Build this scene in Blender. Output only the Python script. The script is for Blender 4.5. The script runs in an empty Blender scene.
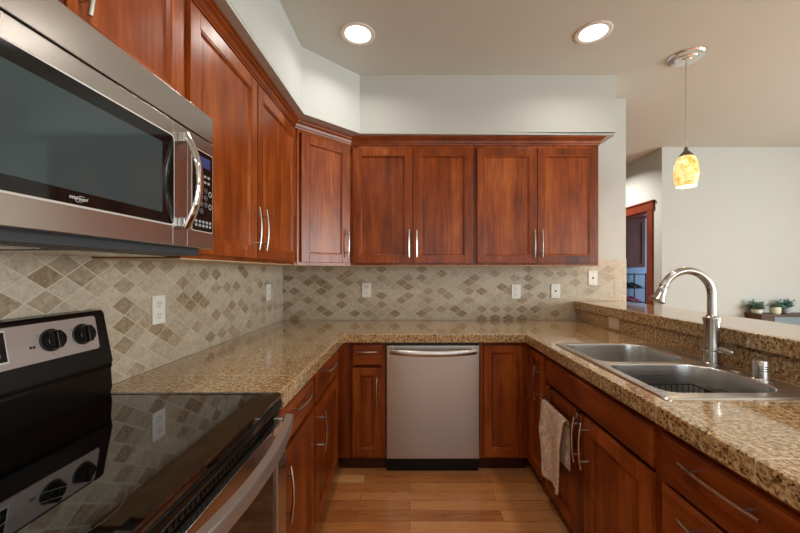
import bpy, bmesh, math, random
from mathutils import Vector, Matrix
C = bpy.context.scene.collection
sc = bpy.context.scene
R = math.radians
PI = math.pi
random.seed(7)

# ------------------------------------------------------------------ camera, world, exposure
EYE = 1.31
cam_d = bpy.data.cameras.new('camera'); cam = bpy.data.objects.new('camera', cam_d); C.objects.link(cam)
cam_d.sensor_fit = 'HORIZONTAL'; cam_d.sensor_width = 36.0; cam_d.lens = 36.0 * 350 / 800
cam_d.shift_x = -10.2 / 800; cam_d.shift_y = 5.1 / 800
cam_d.clip_start = 0.02
cam.location = (0, 0, EYE); cam.rotation_euler = (R(90), 0, 0)
sc.camera = cam
w = bpy.data.worlds.new('world'); sc.world = w; w.use_nodes = True
w.node_tree.nodes['Background'].inputs['Color'].default_value = (0.75, 0.87, 1.0, 1)
w.node_tree.nodes['Background'].inputs['Strength'].default_value = 1.2
sc.view_settings.view_transform = 'Standard'; sc.view_settings.look = 'None'
sc.view_settings.exposure = 0.56; sc.view_settings.gamma = 1.0
sc.view_settings.use_curve_mapping = False
sc.cycles.use_denoising = True
sc.cycles.max_bounces = 10; sc.cycles.diffuse_bounces = 6; sc.cycles.glossy_bounces = 5
sc.cycles.sample_clamp_indirect = 6.0
sc.cycles.caustics_reflective = False; sc.cycles.caustics_refractive = False

def area(name, loc, rot, sx, sy, watts, col=(1, 1, 1), shape='RECTANGLE', spread=180):
    d = bpy.data.lights.new(name, 'AREA'); d.shape = shape; d.size = sx; d.size_y = sy
    d.energy = watts; d.color = col; d.spread = R(spread)
    o = bpy.data.objects.new(name, d); C.objects.link(o); o.location = loc; o.rotation_euler = rot
    return o
# daylight through the windows behind the photographer and in the dining room, plus an added fill
area('daylight_rear', (1.2, -3.02, 1.5), (R(90), 0, 0), 2.9, 1.7, 10, (0.92, 1.0, 1.0))
area('dining_wall_fill', (4.5, -3.02, 1.5), (R(90), 0, 0), 2.0, 1.7, 32, (0.92, 1.0, 1.0))  # unseen fill added to brighten the dining room far wall
area('daylight_dining', (5.72, 0.39, 1.45), (R(90), 0, R(90)), 2.6, 1.7, 150, (0.92, 1.0, 1.0))
area('daylight_mudroom', (4.88, 4.9, 1.5), (R(90), 0, R(90)), 0.8, 1.1, 26, (0.72, 0.86, 1.0))
CAN_W = 5.0; CAN_COL = (1.0, 0.955, 0.885)
CANS = [(-0.312, 2.092), (1.088, 2.079), (-0.312, 0.55), (1.088, 0.55), (-0.312, -1.1), (1.088, -1.1), (2.25, 4.6)]  # first two in view; others unseen, added for fill, last for the hall wall
for cx_, cy_ in CANS:
    area('can_lamp', (cx_, cy_, 2.716), (0, 0, 0), 0.13, 0.13, CAN_W * (4.0 if cy_ > 3 else 0.4 if cy_ > 2 else 0.8), CAN_COL, 'DISK', 150)

# ------------------------------------------------------------------ materials
def s2l(r, g, b):
    f = lambda c: (c / 255 / 12.92) if c / 255 <= 0.04045 else ((c / 255 + 0.055) / 1.055) ** 2.4
    return (f(r), f(g), f(b), 1)
def mat(name, col, rough=0.5, metal=0.0, **kw):
    m = bpy.data.materials.new(name); m.use_nodes = True
    b = m.node_tree.nodes['Principled BSDF']
    b.inputs['Base Color'].default_value = col; b.inputs['Roughness'].default_value = rough
    b.inputs['Metallic'].default_value = metal
    for k, v in kw.items(): b.inputs[k.replace('_', ' ')].default_value = v
    return m
class NT:
    def __init__(s, m):
        s.m = m; s.t = m.node_tree; s.n = s.t.nodes; s.b = s.n['Principled BSDF']
    def add(s, typ, **kw):
        n = s.n.new(typ)
        for k, v in kw.items(): setattr(n, k, v)
        return n
    def link(s, a, b): s.t.links.new(a, b)
    def coords(s, scale=(1, 1, 1), out='Object', src=None):
        if src is None: src = s.add('ShaderNodeTexCoord').outputs[out]
        mp = s.add('ShaderNodeMapping'); mp.inputs['Scale'].default_value = scale
        s.link(src, mp.inputs['Vector']); return mp.outputs['Vector']
    def noise(s, vec, scale, detail=4, rough=0.55, dist=0.0):
        n = s.add('ShaderNodeTexNoise'); n.inputs['Scale'].default_value = scale
        n.inputs['Detail'].default_value = detail; n.inputs['Roughness'].default_value = rough
        n.inputs['Distortion'].default_value = dist
        s.link(vec, n.inputs['Vector']); return n.outputs['Fac']
    def ramp(s, fac, stops, interp='LINEAR'):
        r = s.add('ShaderNodeValToRGB'); r.color_ramp.interpolation = interp
        e = r.color_ramp.elements
        e[0].position, e[0].color = stops[0]; e[1].position, e[1].color = stops[-1]
        for p, c in stops[1:-1]:
            x = e.new(p); x.color = c
        s.link(fac, r.inputs['Fac']); return r.outputs['Color']
    def math(s, op, a, b=None, c=None):
        n = s.add('ShaderNodeMath', operation=op)
        for i, v in enumerate((a, b, c)):
            if v is None: continue
            if isinstance(v, (int, float)): n.inputs[i].default_value = v
            else: s.link(v, n.inputs[i])
        return n.outputs[0]
    def mix(s, fac, a, b, blend='MIX'):
        n = s.add('ShaderNodeMix', data_type='RGBA', blend_type=blend)
        for k, v in ((0, fac), (6, a), (7, b)):
            if isinstance(v, (int, float)): n.inputs[k].default_value = v
            elif isinstance(v, tuple): n.inputs[k].default_value = v
            else: s.link(v, n.inputs[k])
        return n.outputs[2]
    def bump(s, h, strength=0.1, dist=0.01):
        b = s.add('ShaderNodeBump'); b.inputs['Strength'].default_value = strength; b.inputs['Distance'].default_value = dist
        s.link(h, b.inputs['Height']); s.link(b.outputs['Normal'], s.b.inputs['Normal'])
    def col(s, c): s.link(c, s.b.inputs['Base Color'])
    def rough(s, c): s.link(c, s.b.inputs['Roughness'])

def paint(name, rgb, texture=0.0, scale=90):
    m = mat(name, s2l(*rgb), 0.75); t = NT(m)
    v = t.coords(); n = t.noise(v, 1.3, 2)
    t.col(t.mix(n, s2l(*rgb), s2l(*[min(255, c * 1.02) for c in rgb])))
    t.bump(t.noise(v, scale, 3), texture, 0.004)
    return m
def wood(name, dark, mid, light, rough=0.30):
    m = mat(name, s2l(*mid), rough); t = NT(m)
    tc = t.add('ShaderNodeTexCoord').outputs['Object']
    inf = t.add('ShaderNodeObjectInfo').outputs['Random']
    off = t.add('ShaderNodeVectorMath', operation='ADD')
    comb = t.add('ShaderNodeCombineXYZ')
    for i in range(3): t.link(t.math('MULTIPLY', inf, 7.0 + 3 * i), comb.inputs[i])
    t.link(tc, off.inputs[0]); t.link(comb.outputs[0], off.inputs[1])
    vert = t.coords((9, 9, 0.75), src=off.outputs[0]); horiz = t.coords((0.75, 0.75, 9), src=off.outputs[0])
    at = t.add('ShaderNodeAttribute', attribute_name='rail').outputs['Fac']
    mv = t.add('ShaderNodeMix', data_type='VECTOR'); t.link(at, mv.inputs[0]); t.link(vert, mv.inputs[4]); t.link(horiz, mv.inputs[5])
    v = mv.outputs[1]
    broad = t.noise(v, 0.8, 5, 0.6, 0.6); fine = t.noise(v, 7.0, 3, 0.6)
    blot = t.noise(t.coords((1, 1, 0.6), src=off.outputs[0]), 4.5, 3, 0.6)
    f = t.math('ADD', t.math('MULTIPLY', broad, 0.48), t.math('MULTIPLY', fine, 0.26))
    f = t.math('ADD', f, t.math('MULTIPLY', blot, 0.3))
    f = t.math('ADD', f, t.math('MULTIPLY', t.math('SUBTRACT', inf, 0.5), 0.06))
    t.col(t.ramp(f, [(0.36, s2l(*dark)), (0.52, s2l(*mid)), (0.68, s2l(*light))]))
    t.b.inputs['Specular IOR Level'].default_value = 0.32
    t.bump(fine, 0.03, 0.002)
    return m
def steel(name, col, rough=0.3, direction=(1, 1, 120)):
    m = mat(name, col, rough, 1.0); t = NT(m)
    n = t.noise(t.coords(direction), 6.0, 3)
    t.rough(t.math('ADD', t.math('MULTIPLY', n, 0.05), rough - 0.025))
    t.col(t.mix(n, tuple(c * 0.97 for c in col[:3]) + (1,), col))
    return m
def granite(name):
    m = mat(name, s2l(170, 140, 100), 0.10); t = NT(m)
    v = t.coords()
    n1 = t.noise(v, 76, 6, 0.72, 0.15); n2 = t.noise(v, 110, 4, 0.7); n3 = t.noise(v, 6, 3)
    c = t.ramp(n1, [(0.29, s2l(52, 35, 20)), (0.41, s2l(132, 95, 54)), (0.50, s2l(192, 156, 108)), (0.66, s2l(222, 200, 162))])
    c = t.mix(t.ramp(n2, [(0.39, (1, 1, 1, 1)), (0.45, (0, 0, 0, 1))]), c, s2l(34, 25, 20))
    vo = t.add('ShaderNodeTexVoronoi'); vo.inputs['Scale'].default_value = 120; t.link(v, vo.inputs['Vector'])
    c = t.mix(t.math('MULTIPLY', t.ramp(vo.outputs['Color'], [(0.62, (0, 0, 0, 1)), (0.8, (1, 1, 1, 1))]), 0.3), c, s2l(120, 84, 48))
    # thin tile joints, 0.30 m apart
    sx = t.add('ShaderNodeSeparateXYZ'); t.link(t.add('ShaderNodeNewGeometry').outputs['Position'], sx.inputs[0])
    def joint(axis, phase):
        f = t.math('FRACT', t.math('ADD', t.math('MULTIPLY', t.math('SUBTRACT', sx.outputs[axis], phase), 1 / 0.30), 50.0))
        f = t.math('ABSOLUTE', t.math('SUBTRACT', f, 0.5))
        return t.math('GREATER_THAN', f, 0.5 - 0.0019 / 0.30)
    g = t.math('MAXIMUM', joint('X', -0.4265), joint('Y', 2.2405))
    c = t.mix(t.math('MULTIPLY', g, 0.7), c, s2l(222, 206, 178)); t.col(c)
    t.rough(t.math('ADD', t.math('MULTIPLY', n2, 0.12), 0.06))
    t.b.inputs['Specular IOR Level'].default_value = 0.5; t.b.inputs['Coat Weight'].default_value = 0.7; t.b.inputs['Coat Roughness'].default_value = 0.035; t.b.inputs['Coat IOR'].default_value = 1.55
    return m
def travertine(name):
    m = mat(name, s2l(190, 172, 145), 0.42); t = NT(m)
    v = t.coords()
    tone = t.add('ShaderNodeAttribute', attribute_name='tone').outputs['Fac']
    n = t.noise(v, 60, 6, 0.7); n2 = t.noise(v, 9, 3)
    lt = t.ramp(n, [(0.3, s2l(172, 159, 141)), (0.6, s2l(204, 192, 174))])
    dk = t.ramp(n, [(0.3, s2l(92, 72, 50)), (0.5, s2l(134, 110, 82)), (0.68, s2l(170, 148, 118))])
    c = t.mix(tone, lt, dk)
    c = t.mix(t.math('MULTIPLY', n2, 0.2), c, s2l(180, 158, 132)); t.col(c)
    t.bump(n, 0.12, 0.003)
    return m
def planks(name):
    m = mat(name, s2l(190, 120, 68), 0.28); t = NT(m)
    v = t.coords()
    br = t.add('ShaderNodeTexBrick'); br.offset = 0.37; br.offset_frequency = 2; br.squash = 1.0
    for k, val in (('Scale', 1.0), ('Mortar Size', 0.0013), ('Mortar Smooth', 0.3), ('Bias', 0.0), ('Brick Width', 0.78), ('Row Height', 0.0835)):
        br.inputs[k].default_value = val
    br.inputs['Color1'].default_value = (0, 0, 0, 1); br.inputs['Color2'].default_value = (1, 1, 1, 1); br.inputs['Mortar'].default_value = (0.5, 0.5, 0.5, 1)
    t.link(v, br.inputs['Vector'])
    g = t.noise(t.coords((2.0, 26, 1)), 2.4, 6, 0.65, 0.8); g2 = t.noise(v, 3.5, 3)
    f = t.math('ADD', t.math('MULTIPLY', br.outputs['Color'], 0.36), t.math('ADD', t.math('MULTIPLY', g, 0.45), t.math('MULTIPLY', g2, 0.2)))
    c = t.ramp(f, [(0.25, s2l(148, 84, 40)), (0.5, s2l(200, 130, 74)), (0.78, s2l(226, 170, 114))])
    c = t.mix(br.outputs['Fac'], c, s2l(88, 48, 24)); t.col(c)
    t.rough(t.math('ADD', t.math('MULTIPLY', g, 0.2), 0.2))
    t.bump(t.math('SUBTRACT', 1.0, br.outputs['Fac']), 0.25, 0.002)
    return m

M = {}
M['wall'] = paint('wall paint', (190, 192, 187), 0.04)
M['soffit'] = paint('soffit paint', (190, 192, 187), 0.04)
M['ceiling'] = paint('ceiling paint', (200, 203, 196), 0.35, 130)
M['blue'] = paint('blue grey paint', (112, 134, 160), 0.03)
M['white'] = mat('white plastic', s2l(232, 230, 224), 0.35)
M['slot'] = mat('outlet slot', s2l(60, 58, 56), 0.6)
M['cream'] = mat('cream plastic', s2l(224, 204, 184), 0.4)
M['wood'] = wood('cherry stained alder', (74, 29, 8), (134, 61, 19), (178, 96, 38))
M['birch'] = wood('natural birch', (176, 148, 112), (200, 174, 138), (214, 192, 158), 0.4)
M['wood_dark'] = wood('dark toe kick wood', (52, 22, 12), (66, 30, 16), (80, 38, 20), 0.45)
M['espresso'] = wood('dark espresso wood', (58, 26, 22), (84, 40, 34), (100, 52, 44), 0.45)
M['walnut'] = wood('walnut', (58, 34, 22), (84, 50, 34), (104, 66, 46), 0.45)
M['steel'] = steel('brushed steel', (0.56, 0.525, 0.49, 1), 0.24, (1, 1, 120))
M['panel_grey'] = mat('warm grey control panel', s2l(172, 158, 154), 0.4, 0.35)
M['steel_v'] = steel('brushed steel grain across door', (0.40, 0.355, 0.31, 1), 0.24, (60, 60, 1))
t_ = NT(M['steel_v']); tg = t_.add('ShaderNodeTangent', direction_type='RADIAL', axis='Z'); t_.link(tg.outputs[0], t_.b.inputs['Tangent'])
t_.b.inputs['Anisotropic'].default_value = 0.8; t_.b.inputs['Anisotropic Rotation'].default_value = 0.25
M['steel_h'] = steel('brushed steel grain across', (0.60, 0.55, 0.51, 1), 0.30, (1, 1, 120))
M['sinksteel'] = steel('satin sink steel', (0.64, 0.63, 0.61, 1), 0.28, (1, 60, 60))
M['nickel'] = mat('brushed nickel', (0.58, 0.55, 0.51, 1), 0.24, 1.0)
M['nickel_light'] = mat('polished nickel', (0.78, 0.75, 0.71, 1), 0.22, 1.0)
M['faucet'] = mat('satin nickel faucet', (0.44, 0.41, 0.375, 1), 0.22, 1.0)
M['satin'] = mat('satin steel bar', (0.50, 0.46, 0.42, 1), 0.42, 1.0)
M['bright_trim'] = mat('bright trim', s2l(214, 212, 208), 0.35, 0.3)
M['chrome'] = mat('chrome', (0.80, 0.79, 0.77, 1), 0.07, 1.0)
M['black'] = mat('black enamel', s2l(11, 11, 11), 0.20, Specular_IOR_Level=0.3)
M['black_matte'] = mat('black plastic', s2l(20, 19, 19), 0.45)
M['glass_black'] = mat('black ceramic glass', s2l(8, 8, 8), 0.03, IOR=2.3)
M['window_glass'] = mat('dark oven glass', s2l(52, 64, 66), 0.06)
M['door_glass'] = mat('black door glass', s2l(10, 10, 11), 0.05)
M['print_dim'] = mat('grey key print', s2l(150, 156, 156), 0.5)
M['print'] = mat('pale print', s2l(205, 205, 205), 0.5)
M['grey_plastic'] = mat('dark grey filter', s2l(58, 60, 64), 0.5)
M['granite'] = granite('speckled granite')
M['tile'] = travertine('tumbled travertine'); M['grout'] = mat('tile grout', s2l(204, 193, 171), 0.8)
M['floor'] = planks('hardwood planks')
M['trim'] = wood('red brown door trim', (92, 36, 18), (118, 48, 24), (136, 60, 32), 0.4)
M['pot_white'] = mat('white ceramic', s2l(226, 222, 210), 0.4)
M['pot_cream'] = mat('cream ceramic', s2l(214, 216, 190), 0.4)
M['pot_grey'] = mat('grey ceramic', s2l(160, 165, 165), 0.5)
M['slate'] = mat('slate blue grey paint', s2l(112, 128, 132), 0.4)
M['pink'] = mat('dusky pink shoe', s2l(150, 70, 96), 0.6)
M['shoe_dark'] = mat('dark shoe', s2l(44, 38, 48), 0.6)
M['pane'] = mat('window pane', (1, 1, 1, 1), 0.0, 0.0, Transmission_Weight=1.0, IOR=1.01)
def leafmat(name, a, b):
    m = mat(name, s2l(*a), 0.5); t = NT(m)
    t.col(t.ramp(t.noise(t.coords(), 60, 2), [(0.3, s2l(*a)), (0.7, s2l(*b))])); return m
M['leaf_green'] = leafmat('grey green leaf', (44, 78, 56), (130, 160, 134))
M['leaf_teal'] = leafmat('teal leaf', (40, 96, 98), (120, 168, 164))
def towel():
    m = mat('beige terry cloth', s2l(188, 160, 132), 0.95); t = NT(m); v = t.coords()
    n = t.noise(v, 130, 3, 0.7); n2 = t.noise(v, 40, 4)
    t.col(t.ramp(t.math('ADD', t.math('MULTIPLY', n, 0.5), t.math('MULTIPLY', n2, 0.5)), [(0.35, s2l(190, 148, 114)), (0.62, s2l(252, 226, 196))]))
    t.bump(t.math('ADD', n, n2), 0.8, 0.012); t.b.inputs['Sheen Weight'].default_value = 0.3
    return m
M['towel'] = towel()
def emit(name, col, strength):
    m = mat(name, (0.8, 0.8, 0.8, 1), 0.5); b = m.node_tree.nodes['Principled BSDF']
    b.inputs['Base Color'].default_value = tuple(c * 0.3 for c in col[:3]) + (1,); b.inputs['Emission Color'].default_value = col; b.inputs['Emission Strength'].default_value = strength; return m
M['lens'] = emit('lit lamp lens', (1, 0.95, 0.87, 1), 3.0)
M['display'] = emit('blue lit display', (0.06, 0.07, 0.3, 1), 0.10)
def shade_glass():
    m = mat('amber mottled art glass', s2l(236, 190, 110), 0.25); t = NT(m); v = t.coords()
    n = t.noise(v, 26, 5, 0.7, 0.4); n2 = t.noise(v, 90, 3)
    f = t.math('ADD', t.math('MULTIPLY', n, 0.75), t.math('MULTIPLY', n2, 0.25))
    c = t.ramp(f, [(0.34, s2l(176, 112, 40)), (0.45, s2l(232, 184, 96)), (0.56, s2l(250, 222, 160)), (0.70, s2l(255, 240, 204))])
    t.col(c); t.link(c, t.b.inputs['Emission Color']); t.b.inputs['Emission Strength'].default_value = 0.62
    t.b.inputs['Transmission Weight'].default_value = 0.0
    return m
M['shade'] = shade_glass()
M['bulb'] = emit('lit bulb', (1, 0.86, 0.6, 1), 14.0)

# ------------------------------------------------------------------ mesh helpers
def new(): return bmesh.new()
def obj(name, bm, m, parent=None, smooth=35, base=None):
    """link one mesh object; the mesh was built in world coordinates, so it is shifted to its root"""
    off = Vector((0, 0, 0))
    if base is not None: off = Vector(base)
    elif parent is not None:
        p = parent
        while p is not None: off += p.location; p = p.parent
    bmesh.ops.translate(bm, verts=bm.verts, vec=-off)
    bmesh.ops.recalc_face_normals(bm, faces=bm.faces)
    me = bpy.data.meshes.new(name); bm.to_mesh(me); bm.free()
    for mm in (m if isinstance(m, (list, tuple)) else [m]): me.materials.append(mm)
    if smooth:
        me.polygons.foreach_set('use_smooth', [True] * len(me.polygons))
        me.set_sharp_from_angle(angle=R(smooth))
    o = bpy.data.objects.new(name, me); C.objects.link(o)
    if smooth and len(me.polygons) < 4000:
        wn = o.modifiers.new('even shading', 'WEIGHTED_NORMAL'); wn.keep_sharp = True; wn.weight = 100
    if base is not None: o.location = base
    o.parent = parent
    return o
def tag(o, label, cat, group=None):
    o['label'] = label; o['category'] = cat
    if group: o['group'] = group
    return o
def thing(name, loc, label, cat, group=None):
    o = bpy.data.objects.new(name, None); C.objects.link(o); o.location = loc; o.empty_display_size = 0.05
    return tag(o, label, cat, group)
def struct(name, bm, m, smooth=35):
    o = obj(name, bm, m, None, smooth); o['kind'] = 'structure'; return o
def dup(root, loc, rotz, label, group=None):
    r = root.copy(); C.objects.link(r); r.location = loc; r.rotation_euler = (0, 0, rotz); r['label'] = label
    if group: r['group'] = group
    for ch in list(root.children):
        c = ch.copy(); C.objects.link(c); c.parent = r
        for g in list(ch.children):
            d = g.copy(); C.objects.link(d); d.parent = c
    return r
class F:
    """a facade frame: a along the front (to the right), b up, c outwards"""
    def __init__(s, o, u, n): s.o = Vector(o); s.u = Vector(u); s.n = Vector(n); s.z = Vector((0, 0, 1))
    def __call__(s, a, b, c): return s.o + s.u * a + s.z * b + s.n * c
W = F((0, 0, 0), (1, 0, 0), (0, 1, 0))          # a=X, b=Z, c=Y
def quadbox(bm, f, a0, a1, b0, b1, c0, c1, bev=0.0, seg=2, rail=0):
    if not bm.faces.layers.float.get('rail'): bm.faces.layers.float.new('rail')
    vs = [bm.verts.new(f(a, b, c)) for a in (a0, a1) for b in (b0, b1) for c in (c0, c1)]
    idx = [(0, 1, 3, 2), (4, 6, 7, 5), (0, 4, 5, 1), (2, 3, 7, 6), (0, 2, 6, 4), (1, 5, 7, 3)]
    fs = [bm.faces.new([vs[i] for i in q]) for q in idx]
    if bev > 0:
        es = list({e for q in fs for e in q.edges})
        r = bmesh.ops.bevel(bm, geom=es, offset=bev, segments=seg, affect='EDGES', profile=0.5)
        fs = [q for q in fs if q.is_valid] + [q for q in r['faces'] if q.is_valid]
    if rail:
        ly = bm.faces.layers.float.get('rail')
        for q in fs: q[ly] = 1.0
    return fs
def box(bm, x0, x1, y0, y1, z0, z1, bev=0.0, seg=2, rail=0): return quadbox(bm, W, x0, x1, z0, z1, y0, y1, bev, seg, rail)
def bx(name, m, parent, x0, x1, y0, y1, z0, z1, bev=0.0, seg=2, rail=0):
    bm = new(); box(bm, x0, x1, y0, y1, z0, z1, bev, seg, rail); return obj(name, bm, m, parent)
def tube(bm, pts, r, seg=10, cap=True, flat=None):
    """round tube along pts; r number or list; flat=(vector, k) squashes the section by k along vector"""
    pts = [Vector(p) for p in pts]; n = len(pts)
    rs = r if isinstance(r, (list, tuple)) else [r] * n
    rings = []; prev = None
    for i, p in enumerate(pts):
        t = (pts[min(i + 1, n - 1)] - pts[max(i - 1, 0)]).normalized()
        if prev is None:
            a = Vector((0, 0, 1)) if abs(t.z) < 0.9 else Vector((1, 0, 0))
            nn = (a - t * a.dot(t)).normalized()
        else: nn = (prev - t * prev.dot(t)).normalized()
        prev = nn; b = t.cross(nn)
        ring = []
        for k in range(seg):
            d = nn * math.cos(2 * PI * k / seg) + b * math.sin(2 * PI * k / seg)
            d = d * rs[i]
            if flat: fv = Vector(flat[0]).normalized(); d = d - fv * d.dot(fv) * (1 - flat[1])
            ring.append(bm.verts.new(p + d))
        rings.append(ring)
    for i in range(n - 1):
        for k in range(seg):
            bm.faces.new((rings[i][k], rings[i][(k + 1) % seg], rings[i + 1][(k + 1) % seg], rings[i + 1][k]))
    if cap:
        bm.faces.new(rings[0][::-1]); bm.faces.new(rings[-1])
def lathe(bm, prof, o=(0, 0, 0), axis=(0, 0, 1), seg=32, cap=True):
    o = Vector(o); ax = Vector(axis).normalized()
    a = Vector((1, 0, 0)) if abs(ax.x) < 0.9 else Vector((0, 1, 0))
    u = (a - ax * a.dot(ax)).normalized(); v = ax.cross(u)
    rings = [[bm.verts.new(o + ax * h + (u * math.cos(2 * PI * k / seg) + v * math.sin(2 * PI * k / seg)) * max(r, 1e-4)) for k in range(seg)] for r, h in prof]
    for i in range(len(rings) - 1):
        for k in range(seg):
            bm.faces.new((rings[i][k], rings[i][(k + 1) % seg], rings[i + 1][(k + 1) % seg], rings[i + 1][k]))
    if cap:
        bm.faces.new(rings[0][::-1]); bm.faces.new(rings[-1])
def prism(bm, poly, z0, z1):
    lo = [bm.verts.new((x, y, z0)) for x, y in poly]; hi = [bm.verts.new((x, y, z1)) for x, y in poly]
    n = len(poly); fs = [bm.faces.new(lo[::-1]), bm.faces.new(hi)]
    for i in range(n): fs.append(bm.faces.new((lo[i], lo[(i + 1) % n], hi[(i + 1) % n], hi[i])))
    return fs
def sweep(bm, path, prof):
    """sweep a closed profile [(offset to the right of travel, z)] along a plan polyline with mitres"""
    P = [Vector((x, y)) for x, y in path]; n = len(P); dirs = [(P[i + 1] - P[i]).normalized() for i in range(n - 1)]
    rt = lambda d: Vector((d.y, -d.x))
    rings = []
    for i in range(n):
        if i == 0: m = rt(dirs[0]); k = 1
        elif i == n - 1: m = rt(dirs[-1]); k = 1
        else:
            m = (rt(dirs[i - 1]) + rt(dirs[i])).normalized(); k = 1 / max(0.3, m.dot(rt(dirs[i])))
        rings.append([bm.verts.new((P[i].x + m.x * k * o, P[i].y + m.y * k * o, z)) for o, z in prof])
    q = len(prof)
    for i in range(n - 1):
        for j in range(q):
            bm.faces.new((rings[i][j], rings[i][(j + 1) % q], rings[i + 1][(j + 1) % q], rings[i + 1][j]))
    bm.faces.new(rings[0]); bm.faces.new(rings[-1][::-1])
def rrect(x0, x1, y0, y1, r, seg=8):
    rs = r if isinstance(r, (list, tuple)) else [r] * 4
    out = []
    for (cx, cy, a0, rr) in ((x1 - rs[0], y1 - rs[0], 0, rs[0]), (x0 + rs[1], y1 - rs[1], 90, rs[1]), (x0 + rs[2], y0 + rs[2], 180, rs[2]), (x1 - rs[3], y0 + rs[3], 270, rs[3])):
        for k in range(seg + 1):
            a = R(a0 + 90 * k / seg); out.append((cx + rr * math.cos(a), cy + rr * math.sin(a)))
    return out
def loop(bm, pts, z): return [bm.verts.new((x, y, z)) for x, y in pts]
def skin(bm, A, B):
    n = len(A)
    for i in range(n): bm.faces.new((A[i], A[(i + 1) % n], B[(i + 1) % n], B[i]))
def fill(bm, loops):
    es = []
    for L in loops:
        for i in range(len(L)):
            e = bm.edges.get((L[i], L[(i + 1) % len(L)])) or bm.edges.new((L[i], L[(i + 1) % len(L)])); es.append(e)
    bmesh.ops.triangle_fill(bm, use_beauty=True, use_dissolve=False, edges=es)
def text_bm(s, size, f, a, b, c, shear=0.0, depth=0.0006, align='CENTER'):
    cu = bpy.data.curves.new('t', 'FONT'); cu.body = s; cu.size = size; cu.align_x = align; cu.align_y = 'CENTER'; cu.extrude = depth; cu.shear = shear
    o = bpy.data.objects.new('t', cu); C.objects.link(o)
    dg = bpy.context.evaluated_depsgraph_get(); me = bpy.data.meshes.new_from_object(o.evaluated_get(dg))
    bm = new(); bm.from_mesh(me)
    for v in bm.verts: v.co = f(a + v.co.x, b + v.co.y, c + v.co.z)
    bpy.data.objects.remove(o); bpy.data.curves.remove(cu); bpy.data.meshes.remove(me)
    return bm
def rr_prism(f, a0, a1, b0, b1, c0, c1, rad, bev=0.0):
    bm = new(); pts = rrect(a0, a1, b0, b1, rad, 5)
    A = [bm.verts.new(f(a, b, c0)) for a, b in pts]; B = [bm.verts.new(f(a, b, c1)) for a, b in pts]
    skin(bm, A, B); bm.faces.new(A[::-1]); bm.faces.new(B); return bm
def join(bm, other):
    me = bpy.data.meshes.new('j'); other.to_mesh(me); other.free(); bm.from_mesh(me); bpy.data.meshes.remove(me)

# ------------------------------------------------------------------ the setting
CEIL = 2.73; XL = -1.05; YB = 2.87
bm = new(); box(bm, -1.2, 6.0, -3.3, 6.4, -0.06, 0.0); struct('floor', bm, M['floor'])
bm = new(); box(bm, -1.2, 6.0, -3.3, 6.4, CEIL, CEIL + 0.08); struct('ceiling', bm, M['ceiling'])
bm = new(); box(bm, XL - 0.12, XL, -3.2, YB + 0.12, 0, CEIL); struct('wall_left', bm, M['wall'])
bm = new(); box(bm, XL, 1.77, YB, YB + 0.12, 0, CEIL, 0.004); struct('wall_back', bm, M['wall'])
bm = new(); prism(bm, [(XL, -3.2), (-0.685, -3.2), (-0.685, 2.21), (-0.365, 2.53), (1.486, 2.53), (1.486, YB), (XL, YB)], 2.302, CEIL)
es = [e for e in bm.edges if all(abs(v.co.z - 2.302) < 1e-4 for v in e.verts) and all(v.co.x > XL + 0.01 and v.co.y < YB - 0.01 for v in e.verts)]
bmesh.ops.bevel(bm, geom=es, offset=0.016, segments=4, affect='EDGES')
struct('wall_soffit', bm, M['soffit'])
# dining room far wall, the hall wall with its doorway, the mudroom beyond
DX = 2.87; DY = 3.99
bm = new(); box(bm, DX, 5.9, DY, DY + 0.12, 0, CEIL); struct('wall_dining', bm, M['wall'])
bm = new()
for a in ((DX, DX + 0.12, DY + 0.12, 4.235, 0, CEIL), (DX, DX + 0.12, 5.03, 6.3, 0, CEIL), (DX, DX + 0.12, 4.235, 5.03, 2.045, CEIL)): box(bm, *a)
struct('wall_hall', bm, M['wall'])
bm = new(); box(bm, DX + 0.12, 5.0, 5.6, 5.72, 0, CEIL); struct('wall_mudroom', bm, M['blue'])
bm = new()
box(bm, 5.0, 5.12, DY + 0.12, 5.6, 0, 0.95); box(bm, 5.0, 5.12, DY + 0.12, 5.6, 2.05, CEIL)
box(bm, 5.0, 5.12, DY + 0.12, 4.5, 0.95, 2.05); box(bm, 5.0, 5.12, 5.3, 5.6, 0.95, 2.05)
struct('wall_mudroom_side', bm, M['blue'])
bm = new(); box(bm, -1.17, DX, 6.2, 6.3, 0, CEIL); struct('wall_far_hall', bm, M['wall'])
bm = new(); box(bm, -1.17, -1.05, YB + 0.12, 6.2, 0, CEIL); struct('wall_hall_side', bm, M['wall'])
# rear wall and dining side wall, each with a window
def window_wall(name, f, length, wins, z0, z1, m, n):
    bm = new()
    quadbox(bm, f, 0, length, 0, z0, -0.12, 0); quadbox(bm, f, 0, length, z1, CEIL, -0.12, 0)
    ed = [0] + [e for w_ in wins for e in w_] + [length]
    for i in range(0, len(ed), 2): quadbox(bm, f, ed[i], ed[i + 1], z0, z1, -0.12, 0)
    struct('wall_' + name, bm, m)
    for w0, w1 in wins:
        bm = new(); q = 0.05
        quadbox(bm, f, w0, w1, z0, z0 + q, -0.10, 0.012); quadbox(bm, f, w0, w1, z1 - q, z1, -0.10, 0.012)
        quadbox(bm, f, w0, w0 + q, z0 + q, z1 - q, -0.10, 0.012); quadbox(bm, f, w1 - q, w1, z0 + q, z1 - q, -0.10, 0.012)
        quadbox(bm, f, (w0 + w1) / 2 - q / 2, (w0 + w1) / 2 + q / 2, z0 + q, z1 - q, -0.10, 0.012)
        wo = struct('window_%d' % n, bm, M['white']); n += 1
        bm = new(); quadbox(bm, f, w0 + q, w1 - q, z0 + q, z1 - q, -0.062, -0.058); obj('window_pane', bm, M['pane'], wo)
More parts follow.
